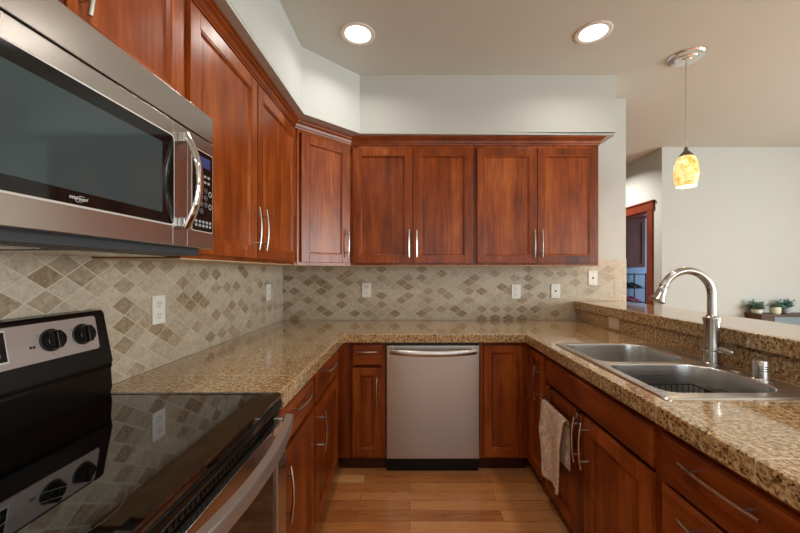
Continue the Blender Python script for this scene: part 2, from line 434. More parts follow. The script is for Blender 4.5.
window_wall('rear', F((5.9, -3.1, 0), (-1, 0, 0), (0, 1, 0)), 6.95, [(0.35, 2.45), (3.2, 6.2)], 0.6, 2.4, M['wall'], 1)  # dining-side rear window is added, unseen, to go with the dining fill
window_wall('right', F((5.8, DY, 0), (0, -1, 0), (-1, 0, 0)), 7.09, [(2.2, 5.0)], 0.55, 2.35, M['wall'], 3)
# doorway trim
bm = new()
box(bm, DX - 0.018, DX, 4.13, 4.225, 0, 2.04, 0.003); box(bm, DX - 0.018, DX, 5.04, 5.135, 0, 2.04, 0.003)
box(bm, DX - 0.022, DX, 4.11, 5.155, 2.04, 2.135, 0.003, rail=1); box(bm, DX - 0.034, DX, 4.095, 5.17, 2.135, 2.155, 0.004, rail=1)
box(bm, DX, DX + 0.12, 4.215, 4.235, 0, 2.04); box(bm, DX, DX + 0.12, 5.03, 5.05, 0, 2.04); box(bm, DX, DX + 0.12, 4.235, 5.03, 2.03, 2.045)
struct('door_1', bm, M['trim'])
# half wall carrying the bar
bm = new(); box(bm, 1.385, 1.52, 0.60, YB, 0, 1.008); struct('wall_bar', bm, M['wall'])

# tiled backsplash
HW, HH = 0.0551, 0.0364
DARK_B = {(-9,-1):1,(-8,-4):1,(-9,3):1,(-8,2):1,(-7,-1):1,(-7,5):1,(-6,-6):1,(-6,4):.6,(-5,-3):1,(-5,1):1,(-4,-4):1,(-3,-3):1,(-3,-1):1,(-3,3):1,(-2,-6):.8,(-2,-2):1,(-2,4):1,(0,-4):1,(0,0):1,(0,2):1,(1,-5):.7,(1,-3):1,(2,4):1,(3,-3):.8,(3,1):.7,(4,4):1,(6,-6):.8,(6,-4):.8,(6,0):1,(6,2):.8,(7,-3):.5,(8,4):1,(9,-3):1,(9,1):1,(10,-4):1,(10,-2):1,(10,0):.8,(12,-6):1,(12,-4):1,(12,4):1,(13,-1):1,(13,1):1,(13,3):.8,(15,-5):1,(15,-1):1,(15,3):.8,(16,0):1,(17,-5):.5,(17,3):1,(18,4):1,(19,-3):1,(19,-1):1,(19,1):.6,(20,-4):1,(21,-1):1,(21,3):.9,(21,5):1,(23,-5):1,(23,3):1,(23,5):1,(24,-2):1,(25,-1):1,(25,3):.8,(25,5):1,(26,-4):.8,(27,1):1,(27,3):1,(27,5):1,(28,-6):1,(28,-4):1,(28,-2):1,(28,0):.8,(29,-3):.7,(29,3):.9,(30,0):1,(31,-5):1,(32,0):.7,(32,4):1,(33,-5):.9,(35,-5):.7,(35,-3):.7,(37,-5):.6,(37,-1):.7,(38,-2):.5,(39,-5):.6,(40,-6):.6,(40,-4):.6,(-10,2):.6,(-4,-6):.3,(5,-3):.3}
DARK_L = {(-3,3):.9,(-1,3):.9,(-1,5):1,(0,6):.8,(1,5):.8,(2,6):.8,(4,-2):.9,(4,0):.9,(4,2):.9,(4,4):.8,(4,6):.8,(5,-5):.5,(6,0):.6,(6,6):.8,(7,-1):.8,(8,-2):.9,(8,6):.8,(9,-3):.5,(10,2):1,(10,4):1,(11,1):1,(12,-2):.8,(12,2):1,(13,1):1,(13,5):.9,(14,-4):.8,(15,-1):1,(15,3):.8,(15,5):.9,(16,-4):.8,(17,-1):1,(17,3):.8,(18,-4):.8,(18,-2):.7,(18,0):.9,(19,-5):.6,(19,3):.8,(20,0):.7,(20,6):1,(21,-1):1,(21,5):1,(22,-4):.8,(22,2):.8,(23,-1):.7,(24,-2):.7,(25,3):.8,(26,-4):.7,(26,-2):.6,(26,0):.7,(26,6):.8,(27,3):.6,(28,-2):.8,(30,-2):.8,(31,3):.7,(32,-2):.7,(-5,-1):.8,(-3,1):.9}
def clip(poly, rect):
    a0, a1, b0, b1 = rect
    for ax, lim, sg in ((0, a0, 1), (0, a1, -1), (1, b0, 1), (1, b1, -1)):
        out = []
        for i in range(len(poly)):
            p, q = poly[i], poly[(i + 1) % len(poly)]
            dp, dq = sg * (p[ax] - lim), sg * (q[ax] - lim)
            if dp >= 0: out.append(p)
            if (dp > 0 > dq) or (dp < 0 < dq):
                t = dp / (dp - dq); out.append((p[0] + t * (q[0] - p[0]), p[1] + t * (q[1] - p[1])))
        poly = out
        if len(poly) < 3: return []
    return poly
def tiles(name, f, rects, a_ref, b_ref, hw, hh, jsign, dark, extra=()):
    bm = new(); bm.faces.layers.float.new('rail'); bm.faces.layers.float.new('tone'); ly = bm.faces.layers.float.get('tone'); rnd = random.Random(3)
    T = 0.010; G = 0.0019
    allr = list(rects)
    for (a0, a1, b0, b1) in list(rects) + [e[1] for e in extra]:
        for q in quadbox(bm, f, a0, a1, b0, b1, 0, T - 0.0012): q.material_index = 1
    def put(poly, tone):
        if len(poly) < 3: return
        top = [bm.verts.new(f(a, b, T)) for a, b in poly]; bot = [bm.verts.new(f(a, b, T - 0.0025)) for a, b in poly]
        ff = bm.faces.new(top); ff[ly] = tone
        for i in range(len(poly)):
            g = bm.faces.new((top[i], top[(i + 1) % len(poly)], bot[(i + 1) % len(poly)], bot[i])); g[ly] = tone
    for (a0, a1, b0, b1) in rects:
        for i in range(int((a0 - a_ref) / hw) - 2, int((a1 - a_ref) / hw) + 3):
            for j in range(-12, 14):
                if (i + j) % 2: continue
                ca = a_ref + i * hw; cb = b_ref + jsign * j * hh
                k = dark.get((i, j))
                tone = k * rnd.uniform(0.62, 1.0) if k is not None else max(0.0, rnd.gauss(0.10, 0.14))
                put(clip([(ca - hw + 2 * G, cb), (ca, cb - hh + G * 1.4), (ca + hw - 2 * G, cb), (ca, cb + hh - G * 1.4)], (a0 + 0.0004, a1 - 0.0004, b0 + 0.0002, b1)), tone)
    for poly, _ in extra: put(poly, rnd.uniform(0.0, 0.12))
    return struct(name, bm, [M['tile'], M['grout']], 0)
fB = F((0, YB, 0), (1, 0, 0), (0, -1, 0))
ex = [([(1.392, 1.366), (1.666, 1.366), (1.762, 1.41), (1.392, 1.41)], (1.39, 1.768, 1.363, 1.412)),
      ([(1.670, 1.072), (1.766, 1.072), (1.766, 1.408), (1.670, 1.364)], (1.668, 1.768, 1.071, 1.363))]
tiles('trim_1', fB, [(XL + 0.011, 1.36, 0.915, 1.354), (1.36, 1.668, 1.071, 1.354), (1.39, 1.668, 1.354, 1.363)], -0.5622, 1.1127, 0.0546, 0.03628, -1, DARK_B, ex)
fL = F((XL, 0, 0), (0, 1, 0), (1, 0, 0))
tiles('trim_2', fL, [(-0.2, YB - 0.0002, 0.915, 1.354), (-0.2, 1.142, 1.354, 1.378)], 1.0546, 1.114, 0.05497, 0.03615, 1, DARK_L)
bm = new(); box(bm, DX - 0.012, DX, DY + 0.0, 4.11, 0, 0.09, 0.003); box(bm, DX, 5.8, DY - 0.012, DY, 0, 0.09, 0.003); struct('baseboard_dining', bm, M['trim'])

# ------------------------------------------------------------------ cabinets
def pull(parent, f, a, b, vertical=True, L=0.20, c0=0.02):
    bm = new(); n = 13; k = L * 0.335
    P = lambda s, c: f(a, b + s, c) if vertical else f(a + s, b, c)
    pts = [P(-L / 2 + L * i / (n - 1), c0 + 0.024 + 0.010 * (1 - ((i / (n - 1)) * 2 - 1) ** 2)) for i in range(n)]
    tube(bm, pts, 0.0052, 10)
    for s in (-k, k): tube(bm, [P(s, c0), P(s, c0 + 0.0285)], 0.0042, 8)
    return obj('handle', bm, M['nickel'], parent)
def panel_door(root, f, a0, a1, b0, b1, handle=None, fw=0.057, raised=False, name='door'):
    bm = new(); t = 0.02
    quadbox(bm, f, a0, a0 + fw, b0, b1, 0.001, t, 0.0025); quadbox(bm, f, a1 - fw, a1, b0, b1, 0.001, t, 0.0025)
    quadbox(bm, f, a0 + fw, a1 - fw, b1 - fw, b1, 0.001, t, 0.0025, rail=1); quadbox(bm, f, a0 + fw, a1 - fw, b0, b0 + fw, 0.001, t, 0.0025, rail=1)
    d = obj(name, bm, M['wood'], root)
    bm = new(); loops = []
    spec = [(0, 0.0175), (0.004, 0.0175), (0.011, 0.009)] + ([(0.022, 0.009), (0.046, 0.0155)] if raised else [])
    for ins, c in spec:
        i = fw + ins
        loops.append([bm.verts.new(f(*p, c)) for p in ((a0 + i, b0 + i), (a1 - i, b0 + i), (a1 - i, b1 - i), (a0 + i, b1 - i))])
    for A, B in zip(loops, loops[1:]): skin(bm, A, B)
    bm.faces.new(loops[-1])
    obj('panel', bm, M['wood'], d, 20)
    if handle: pull(d, f, *handle)
    return d
def drawer(root, f, a0, a1, b0, b1, handle=True, name='drawer', L=0.20):
    bm = new(); loops = []
    for ins, c in ((0, 0.001), (0, 0.013), (0.002, 0.0155), (0.006, 0.0162), (0.0075, 0.019), (0.010, 0.020)):
        loops.append([bm.verts.new(f(*p, c)) for p in ((a0 + ins, b0 + ins), (a1 - ins, b0 + ins), (a1 - ins, b1 - ins), (a0 + ins, b1 - ins))])
    for A, B in zip(loops, loops[1:]): skin(bm, A, B)
    bm.faces.new(loops[0][::-1]); ff = bm.faces.new(loops[-1])
    ly = bm.faces.layers.float.new('rail')
    for q in bm.faces: q[ly] = 1.0
    d = obj(name, bm, M['wood'], root, 20)
    if handle: pull(d, f, (a0 + a1) / 2, b1 - 0.040, False, L)
    return d
def carcass(root, f, a0, a1, b0, b1, depth, toe=0.0, top=None, sl=0.034, sr=0.034):
    bm = new(); quadbox(bm, f, a0 + 0.0005, a1 - 0.0005, b0 + toe, (top or b1), -depth, -0.0195); obj('carcass', bm, M['wood'], root)
    bm = new(); s = 0.034
    quadbox(bm, f, a0 + 0.0005, a0 + sl, b0 + toe, b1, -0.0195, 0.0, 0.0008); quadbox(bm, f, a1 - sr, a1 - 0.0005, b0 + toe, b1, -0.0195, 0.0, 0.0008)
    quadbox(bm, f, a0 + sl, a1 - sr, b1 - s, b1, -0.0195, 0.0, 0.0008, rail=1); quadbox(bm, f, a0 + sl, a1 - sr, b0 + toe, b0 + toe + s, -0.0195, 0.0, 0.0008, rail=1)
    if top: quadbox(bm, f, a0 + s, a1 - s, b0 + toe + s, b1 - s, -0.0195, -0.012)
    obj('face_frame', bm, M['wood'], root)
    if not toe and b0 < 1.5:
        bm = new(); quadbox(bm, f, a0 + 0.001, a1 - 0.001, b0 - 0.004, b0 - 0.0002, -depth, -0.002); obj('bottom_panel', bm, M['birch'], root)
    if toe:
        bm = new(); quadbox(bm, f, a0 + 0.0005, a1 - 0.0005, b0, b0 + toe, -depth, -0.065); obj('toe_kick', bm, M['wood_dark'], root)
fLB = F((-0.462, 0, 0), (0, 1, 0), (1, 0, 0))        # left base fronts, a = Y
fBB = F((0, 2.272, 0), (1, 0, 0), (0, -1, 0))        # back base fronts, a = X
fRB = F((0.768, 0, 0), (0, -1, 0), (-1, 0, 0))       # right base fronts, a = -Y
TOPB = 0.858; TOE = 0.10
# left base run
r = thing('base_cabinet', (-0.75, 1.39, 0), 'cherry base cabinet with drawer over one door, right beside the black range', 'cabinet')
carcass(r, fLB, 1.15, 1.632, 0, TOPB, 0.565, TOE)
drawer(r, fLB, 1.17, 1.614, 0.69, 0.832); panel_door(r, fLB, 1.17, 1.614, 0.115, 0.672, (1.225, 0.53), raised=True)
r = thing('base_cabinet', (-0.75, 1.9, 0), 'cherry base cabinet with drawer over door in left run, next to the inner corner', 'cabinet')
carcass(r, fLB, 1.633, 2.2715, 0, TOPB, 0.565, TOE, sr=0.125)
drawer(r, fLB, 1.652, 2.15, 0.69, 0.832); panel_door(r, fLB, 1.652, 2.15, 0.115, 0.672, (1.715, 0.53), raised=True)
# back run: narrow drawer unit and blind panel either side of the dishwasher
r = thing('base_cabinet', (-0.3, 2.55, 0), 'narrow cherry base cabinet with small drawer, left of the dishwasher', 'cabinet')
carcass(r, fBB, -0.4615, -0.158, 0, TOPB, 0.58, TOE, sl=0.095)
drawer(r, fBB, -0.372, -0.186, 0.705, 0.838, L=0.13); panel_door(r, fBB, -0.372, -0.186, 0.115, 0.69, (-0.212, 0.535), fw=0.05, raised=True)
r = thing('base_cabinet', (0.6, 2.55, 0), 'cherry base cabinet with one plain door and no handle, right of the dishwasher', 'cabinet')
carcass(r, fBB, 0.450, 0.7675, 0, TOPB, 0.58, TOE, sr=0.05)
panel_door(r, fBB, 0.474, 0.722, 0.115, 0.838, None, fw=0.05, raised=True)
# right run
r = thing('base_cabinet', (1.05, 2.12, 0), 'narrow full-door cherry base cabinet in peninsula, beside the hanging towel', 'cabinet')
carcass(r, fRB, -2.2715, -1.962, 0, TOPB, 0.59, TOE)
panel_door(r, fRB, -2.232, -1.978, 0.115, 0.832, (-2.035, 0.662), fw=0.05, raised=True)
r = thing('sink_cabinet', (1.05, 1.5, 0), 'wide cherry sink cabinet with false front over two doors, towel hanging on one', 'cabinet')
carcass(r, fRB, -1.961, -1.062, 0, TOPB, 0.59, TOE, top=0.69)
drawer(r, fRB, -1.943, -1.088, 0.70, 0.832, False, 'false_front')
panel_door(r, fRB, -1.943, -1.519, 0.115, 0.682, (-1.547, 0.57), raised=True)
panel_door(r, fRB, -1.513, -1.088, 0.115, 0.682, (-1.483, 0.57), raised=True)
r = thing('drawer_cabinet', (1.05, 0.75, 0), 'cherry drawer cabinet in peninsula nearest the camera at lower right corner', 'cabinet')
carcass(r, fRB, -1.061, -0.604, 0, TOPB, 0.59, TOE)
for b0, b1 in ((0.69, 0.832), (0.41, 0.678), (0.115, 0.398)): drawer(r, fRB, -1.048, -0.622, b0, b1, L=0.22)
# ---- wall cabinets
UB, UT = 1.355, 2.24
fLU = F((-0.75, 0, 0), (0, 1, 0), (1, 0, 0)); fBU = F((0, 2.58, 0), (1, 0, 0), (0, -1, 0))
r = thing('wall_cabinet', (-0.9, 0.76, 1.81), 'short cherry wall cabinet mounted above the microwave', 'cabinet')
carcass(r, fLU, 0.378, 1.143, 1.81, UT, 0.298)
panel_door(r, fLU, 0.39, 0.739, 1.822, 2.214, (0.712, 1.975)); panel_door(r, fLU, 0.745, 1.13, 1.822, 2.214, (0.772, 1.975))
r = thing('wall_cabinet', (-0.9, 1.7, UB), 'tall cherry wall cabinet with two doors between microwave and corner cabinet', 'cabinet')
carcass(r, fLU, 1.144, 2.264, UB, UT, 0.298)
panel_door(r, fLU, 1.164, 1.672, 1.372, 2.214, (1.640, 1.513)); panel_door(r, fLU, 1.684, 2.244, 1.372, 2.214, (1.722, 1.513))
# diagonal corner unit
r = thing('corner_cabinet', (-0.8, 2.6, UB), 'diagonal cherry corner wall cabinet with a single narrow door', 'cabinet')
bm = new(); prism(bm, [(-1.048, 2.2655), (-0.7495, 2.2655), (-0.452, 2.5625), (-0.438, 2.5765), (-0.438, 2.868), (-1.048, 2.868)], UB, UT)
obj('carcass', bm, M['wood'], r)
bm = new(); prism(bm, [(-1.048, 2.268), (-0.751, 2.268), (-0.442, 2.577), (-0.442, 2.868), (-1.048, 2.868)], UB - 0.004, UB - 0.0002); obj('bottom_panel', bm, M['birch'], r)
q = math.sqrt(0.5); fD = F((-0.75, 2.266, 0), (q, q, 0), (q, -q, 0)); LD = 0.4395
bm = new()
quadbox(bm, fD, 0.012, 0.05, UB, UT, 0.0, 0.010); quadbox(bm, fD, LD - 0.05, LD - 0.012, UB, UT, 0.0, 0.010)
quadbox(bm, fD, 0.05, LD - 0.05, UT - 0.03, UT, 0.0, 0.010, rail=1); quadbox(bm, fD, 0.05, LD - 0.05, UB, UB + 0.03, 0.0, 0.010, rail=1)
obj('face_frame', bm, M['wood'], r)
fD2 = F(fD.o + fD.n * 0.010, fD.u, fD.n)
panel_door(r, fD2, 0.034, LD - 0.034, 1.372, 2.214, (LD - 0.058, 1.513))
for a0, a1, lab in ((-0.437, 0.474, 'two-door cherry wall cabinet on back wall, next to the diagonal corner cabinet'), (0.475, 1.388, 'two-door cherry wall cabinet at right end of the back wall run')):
    r = thing('wall_cabinet', ((a0 + a1) / 2, 2.7, UB), lab, 'cabinet')
    carcass(r, fBU, a0, a1, UB, UT, 0.288)
    m_ = (a0 + a1) / 2
    panel_door(r, fBU, a0 + 0.016, m_ - 0.002, 1.372, 2.214, (m_ - 0.028, 1.513)); panel_door(r, fBU, m_ + 0.002, a1 - 0.018, 1.372, 2.214, (m_ + 0.028, 1.513))
bm = new()
sweep(bm, [(-0.75, 0.378), (-0.75, 2.266), (-0.437, 2.58), (1.388, 2.58), (1.388, 2.868)],
      [(-0.03, 2.241), (0.004, 2.241), (0.006, 2.25), (0.010, 2.254), (0.014, 2.27), (0.026, 2.281), (0.028, 2.286), (0.034, 2.288), (0.035, 2.300), (-0.03, 2.300)])
ly = bm.faces.layers.float.new('rail')
for q_ in bm.faces: q_[ly] = 1.0
tag(obj('crown_molding', bm, M['wood'], None, 25), 'dark cherry crown molding running along the tops of all wall cabinets', 'molding')

# ------------------------------------------------------------------ countertop, bar
r = thing('countertop', (0.15, 2.5, 0.86), 'U-shaped speckled granite tile countertop around the kitchen', 'countertop')
SK = (0.785, 1.325, 1.075, 1.912)       # sink rim
bm = new()
outer = [(-1.039, 1.146), (-0.438, 1.146), (-0.438, 2.241), (0.751, 2.241), (0.751, 0.60), (1.358, 0.60), (1.358, 2.859), (-1.039, 2.859)]
hole = rrect(SK[0] + 0.02, SK[1] - 0.02, SK[2] + 0.02, SK[3] - 0.02, 0.03, 3)
tz, bz = 0.914, 0.8595
T1 = loop(bm, outer, tz); T2 = loop(bm, hole, tz); fill(bm, [T1, T2])
B1 = loop(bm, outer, bz); B2 = loop(bm, hole, bz); fill(bm, [B1, B2]); skin(bm, T1, B1); skin(bm, T2, B2)
obj('top_slab', bm, M['granite'], r, 0)
bm = new()
pr = [(0.0, bz), (0.019, bz), (0.0205, bz + 0.004), (0.0205, tz - 0.0065), (0.0185, tz - 0.002), (0.014, tz), (0.0, tz)]
sweep(bm, [(-0.4375, 1.146), (-0.4375, 2.2405), (0.7505, 2.2405), (0.7505, 0.60)], pr)
obj('edge_band', bm, M['granite'], r, 40)
r = thing('bar_ledge', (1.53, 1.5, 0.914), 'raised granite bar ledge with granite splash behind the sink', 'bar')
bm = new(); box(bm, 1.3625, 1.72, 0.60, 2.869, 1.010, 1.070, 0.003); box(bm, 1.72, 1.745, 0.60, 2.869, 1.010, 1.070, 0.003); obj('bar_top', bm, M['granite'], r)
bm = new(); box(bm, 1.340, 1.362, 0.60, 2.858, 1.006, 1.070, 0.005, 3); obj('edge_band', bm, M['granite'], r)
bm = new(); box(bm, 1.3595, 1.3845, 0.60, 2.858, 0.9145, 1.005, 0.001); obj('splash', bm, M['granite'], r)

# ------------------------------------------------------------------ sink, faucet
r = thing('sink', (1.05, 1.5, 0.915), 'stainless double bowl sink set into the granite counter', 'sink')
bm = new(); zt = 0.9215
rim = rrect(*SK, 0.028, 6)
O0 = loop(bm, rim, 0.9145); O1 = loop(bm, rrect(SK[0] + 0.003, SK[1] - 0.003, SK[2] + 0.003, SK[3] - 0.003, 0.026, 6), 0.9195)
O2 = loop(bm, rrect(SK[0] + 0.010, SK[1] - 0.010, SK[2] + 0.010, SK[3] - 0.010, 0.022, 6), zt); skin(bm, O0, O1); skin(bm, O1, O2)
bowls = [((0.818, 1.232, 1.122, 1.478), [0.13, 0.06, 0.055, 0.09]), ((0.818, 1.232, 1.508, 1.880), [0.09, 0.055, 0.06, 0.13])]
HO = []
for (x0, x1, y0, y1), rr in bowls: HO.append(loop(bm, rrect(x0, x1, y0, y1, rr, 8), zt))
fill(bm, [O2] + HO)
obj('deck', bm, M['sinksteel'], r, 30)
for (x0, x1, y0, y1), rr in bowls:
    bm = new(); Ls = []
    for ins, z in ((0, zt), (0.003, zt - 0.0015), (0.005, zt - 0.006), (0.008, zt - 0.05), (0.014, 0.775), (0.022, 0.748), (0.038, 0.733), (0.06, 0.728)):
        Ls.append(loop(bm, rrect(x0 + ins, x1 - ins, y0 + ins, y1 - ins, [max(0.02, v - ins * 0.5) for v in rr], 8), z))
    for A, B in zip(Ls, Ls[1:]): skin(bm, A, B)
    c_ = bm.verts.new(((x0 + x1) / 2, (y0 + y1) / 2, 0.724))
    for i in range(len(Ls[-1])): bm.faces.new((Ls[-1][i], Ls[-1][(i + 1) % len(Ls[-1])], c_))
    bo = obj('bowl', bm, M['sinksteel'], r, 50)
    bm = new(); lathe(bm, [(0.0, 0.7285), (0.03, 0.7285), (0.04, 0.7305), (0.044, 0.7285), (0.044, 0.722)], ((x0 + x1) / 2, (y0 + y1) / 2, 0), cap=False); obj('drain', bm, M['chrome'], bo)
bm = new(); x0, x1, y0, y1, z0, z1 = 0.875, 1.105, 1.17, 1.375, 0.742, 0.868
ring = lambda z, i=0: [(x0 + i, y0 + i, z), (x1 - i, y0 + i, z), (x1 - i, y1 - i, z), (x0 + i, y1 - i, z), (x0 + i, y0 + i, z)]
tube(bm, ring(z1), 0.0028, 6); tube(bm, ring(z0, 0.012), 0.0022, 6)
for k in range(10):
    x = x0 + 0.012 + (x1 - x0 - 0.024) * k / 9
    tube(bm, [(x, y0, z1), (x, y0 + 0.012, z0), (x, y1 - 0.012, z0), (x, y1, z1)], 0.0017, 6)
for k in range(8):
    y = y0 + 0.012 + (y1 - y0 - 0.024) * k / 7
    tube(bm, [(x0, y, z1), (x0 + 0.012, y, z0), (x1 - 0.012, y, z0), (x1, y, z1)], 0.0017, 6)
rk = thing('dish_rack', (0.99, 1.27, 0.735), 'small black wire rack standing in the near sink bowl', 'rack')
obj('wire_basket', bm, M['black_matte'], rk)
bm = new(); box(bm, 1.112, 1.185, 1.20, 1.33, 0.79, 0.868, 0.008); obj('side_tray', bm, M['black_matte'], rk)
for x in (x0 + 0.03, x1 - 0.03):
    for y in (y0 + 0.03, y1 - 0.03):
        bm = new(); lathe(bm, [(0.006, 0.7285), (0.007, 0.735), (0.005, 0.742)], (x, y, 0), seg=10); obj('foot', bm, M['black_matte'], rk)
# faucet: the spout arcs out over the bowls
fx, fy = 1.272, 1.477
r = thing('faucet', (fx, fy, zt), 'tall brushed nickel gooseneck faucet on the sink deck', 'faucet')
bm = new(); lathe(bm, [(0.036, zt), (0.036, zt + 0.006), (0.031, zt + 0.010), (0.0285, zt + 0.045), (0.027, zt + 0.055)], (fx, fy, 0), seg=28); obj('base', bm, M['faucet'], r)
bm = new(); lathe(bm, [(0.027, zt + 0.055), (0.031, zt + 0.060), (0.0305, zt + 0.078), (0.027, zt + 0.11), (0.0275, zt + 0.17), (0.0305, zt + 0.19), (0.030, zt + 0.196), (0.022, zt + 0.198), (0.018, zt + 0.205)], (fx, fy, 0), seg=28); obj('body', bm, M['faucet'], r)
bm = new()
rad = 0.104; zc = 1.210; pts = [(fx, fy, zt + 0.195), (fx, fy, 1.16), (fx, fy, zc)]
for k in range(1, 19):
    a = R(180 * k / 18 * 0.875); pts.append((fx - rad + rad * math.cos(a), fy, zc + rad * math.sin(a)))
ax_, az_ = pts[-1][0], pts[-1][2]; dv = Vector((pts[-1][0] - pts[-2][0], 0, pts[-1][2] - pts[-2][2])).normalized()
tube(bm, pts, 0.0155, 16); obj('spout', bm, M['faucet'], r)
o_ = Vector((ax_, fy, az_)) ; ax2 = dv
bm = new(); lathe(bm, [(0.0155, -0.004), (0.018, -0.002), (0.018, 0.004), (0.0155, 0.006), (0.016, 0.020), (0.020, 0.040), (0.028, 0.060), (0.031, 0.069), (0.028, 0.072), (0.0, 0.070)], o_, ax2, 24); obj('spray_head', bm, M['faucet'], r)
bm = new(); lathe(bm, [(0.016, -0.0075), (0.0185, -0.006), (0.0185, -0.003), (0.016, -0.0015)], o_ + ax2 * 0.0, ax2, 24, cap=False); obj('collar', bm, M['chrome'], r)
bm = new(); tube(bm, [(fx + 0.008, fy - 0.012, zt + 0.066), (fx + 0.018, fy - 0.038, zt + 0.063), (fx + 0.027, fy - 0.062, zt + 0.060), (fx + 0.030, fy - 0.070, zt + 0.059)], [0.016, 0.0125, 0.0115, 0.007], 14); obj('lever', bm, M['faucet'], r)
r = thing('air_gap', (1.268, 1.262, zt), 'short chrome air gap cylinder on sink deck, nearer the camera than the faucet', 'air gap')
bm = new(); lathe(bm, [(0.032, zt), (0.032, zt + 0.003), (0.0265, zt + 0.005), (0.0265, zt + 0.064), (0.024, zt + 0.070), (0.0, zt + 0.071)], (1.268, 1.262, 0), seg=28); obj('cap', bm, M['nickel_light'], r)
bm = new()
for k in range(3):
    for s in range(2):
        a0 = R(205 + s * 38)
        pts = [(1.268 + 0.0266 * math.cos(a0 + R(d)), 1.262 + 0.0266 * math.sin(a0 + R(d)), zt + 0.034 + k * 0.008) for d in range(0, 31, 6)]
        tube(bm, pts, 0.0016, 6)
obj('vent_slots', bm, M['slot'], r)
bm = new(); lathe(bm, [(0.0, zt), (0.024, zt), (0.024, zt + 0.003), (0.018, zt + 0.006), (0.0, zt + 0.007)], (0, 0, 0), seg=24, cap=False)
bmesh.ops.translate(bm, verts=bm.verts, vec=(1.273, 1.366, 0))
tag(obj('hole_cover', bm, M['nickel'], None, 35, base=(1.273, 1.366, zt)), 'flat round metal hole cover on the sink deck between faucet and air gap', 'cover')

# ------------------------------------------------------------------ dishwasher
r = thing('dishwasher', (0.146, 2.5, 0), 'stainless steel dishwasher with bowed bar handle under the back counter', 'dishwasher')
bx('tub', M['black_matte'], r, -0.152, 0.444, 2.285, 2.85, 0.10, 0.852)
bx('door', M['steel_v'], r, -0.1545, 0.4465, 2.243, 2.284, 0.108, 0.838, 0.006, 3)
bx('control_strip', M['black_matte'], r, -0.1545, 0.4465, 2.250, 2.284, 0.840, 0.8565)
bx('toe_kick', M['black'], r, -0.1545, 0.4465, 2.30, 2.33, 0.002, 0.105)
bm = new(); n = 17; pts = []
for i in range(n):
    s = i / (n - 1) * 2 - 1; pts.append((0.146 + 0.272 * s, 2.243 - 0.018 - 0.028 * (1 - s ** 4), 0.800 - 0.006 * (1 - s * s)))
tube(bm, pts, [0.016 + 0.004 * (1 - (i / (n - 1) * 2 - 1) ** 2) for i in range(n)], 14, flat=((0, 1, 0), 0.6))
h = obj('handle', bm, M['steel_h'], r)
for x in (-0.118, 0.41):
    bm = new(); box(bm, x - 0.012, x + 0.012, 2.222, 2.2435, 0.786, 0.814, 0.003); obj('handle_mount', bm, M['steel_h'], h)

# ------------------------------------------------------------------ range
Y0, Y1 = 0.383, 1.141
r = thing('range', (-0.72, 0.76, 0), 'black and stainless freestanding electric range under the microwave', 'stove')
bx('body', M['black'], r, -1.036, -0.452, Y0, Y1, 0.02, 0.898, 0.002)
bm = new(); t1 = loop(bm, rrect(-0.982, -0.418, Y0, Y1, 0.012, 4), 0.900); t2 = loop(bm, rrect(-0.982, -0.418, Y0, Y1, 0.012, 4), 0.914)
t3 = loop(bm, rrect(-0.979, -0.421, Y0 + 0.003, Y1 - 0.003, 0.010, 4), 0.9175); t4 = loop(bm, rrect(-0.975, -0.446, Y0 + 0.018, Y1 - 0.018, 0.006, 4), 0.9182); t5 = loop(bm, rrect(-0.975, -0.448, Y0 + 0.020, Y1 - 0.020, 0.006, 4), 0.9165)
for A, B in ((t1, t2), (t2, t3), (t3, t4), (t4, t5)): skin(bm, A, B)
bm.faces.new(t1[::-1]); bm.faces.new(t5); ct = obj('cooktop', bm, M['glass_black'], r, 30)
def burner(x, y, rad):
    bm = new()
    for q in (rad, rad * 0.62): lathe(bm, [(q, 0.91652), (q, 0.9167), (q + 0.0012, 0.9167), (q + 0.0012, 0.91652)], (x, y, 0), seg=64, cap=False)
    obj('burner_ring', bm, mat_ring, ct)
mat_ring = mat('grey printed ring', s2l(70, 70, 70), 0.3)
burner(-0.578, 0.562, 0.095)
burner(-0.83, 0.55, 0.075)
bm = new(); box(bm, -0.452, -0.416, Y0, Y1, 0.868, 0.899, 0.008, 3); obj('front_rail', bm, M['black'], r)
bm = new(); box(bm, -0.452, -0.424, Y0 + 0.01, Y1 - 0.01, 0.846, 0.8675, 0.002)
vt = obj('vent_trim', bm, M['black_matte'], r)
bm = new()
for k in range(42):
    y = Y0 + 0.03 + k * 0.0163
    box(bm, -0.4241, -0.4205, y, y + 0.008, 0.850, 0.864, 0.001, 1)
obj('vent_fins', bm, M['black'], vt)
# oven door
fO = F((-0.44, 0, 0), (0, 1, 0), (1, 0, 0))
bm = new()
A0, A1, Bb, Bt = Y0 + 0.004, Y1 - 0.004, 0.20, 0.842; s = 0.075
for a in ((A0, A0 + s, Bb, Bt), (A1 - s, A1, Bb, Bt), (A0 + s, A1 - s, Bt - 0.10, Bt), (A0 + s, A1 - s, Bb, Bb + 0.10)): quadbox(bm, fO, *a, 0.0, 0.038, 0.003)
d = obj('oven_door', bm, M['steel'], r)
bm = new(); quadbox(bm, fO, A0 + s, A1 - s, Bb + 0.10, Bt - 0.10, 0.004, 0.030); obj('window', bm, M['door_glass'], d)
bm = new(); n = 25; pts = []
for i in range(n):
    q = i / (n - 1) * 2 - 1; pts.append((-0.362 + 0.030 * (1 - q * q), 0.762 + 0.285 * q, 0.866 - 0.010 * (1 - q * q)))
W2 = ((-0.010, 0.019), (0.010, 0.019), (0.013, 0.012), (0.011, -0.016), (0.006, -0.020), (-0.008, -0.020), (-0.011, -0.014), (-0.012, 0.012))
rg = [[bm.verts.new((p[0] + u, p[1], p[2] + v)) for u, v in W2] for p in pts]
for A, B in zip(rg, rg[1:]): skin(bm, A, B)
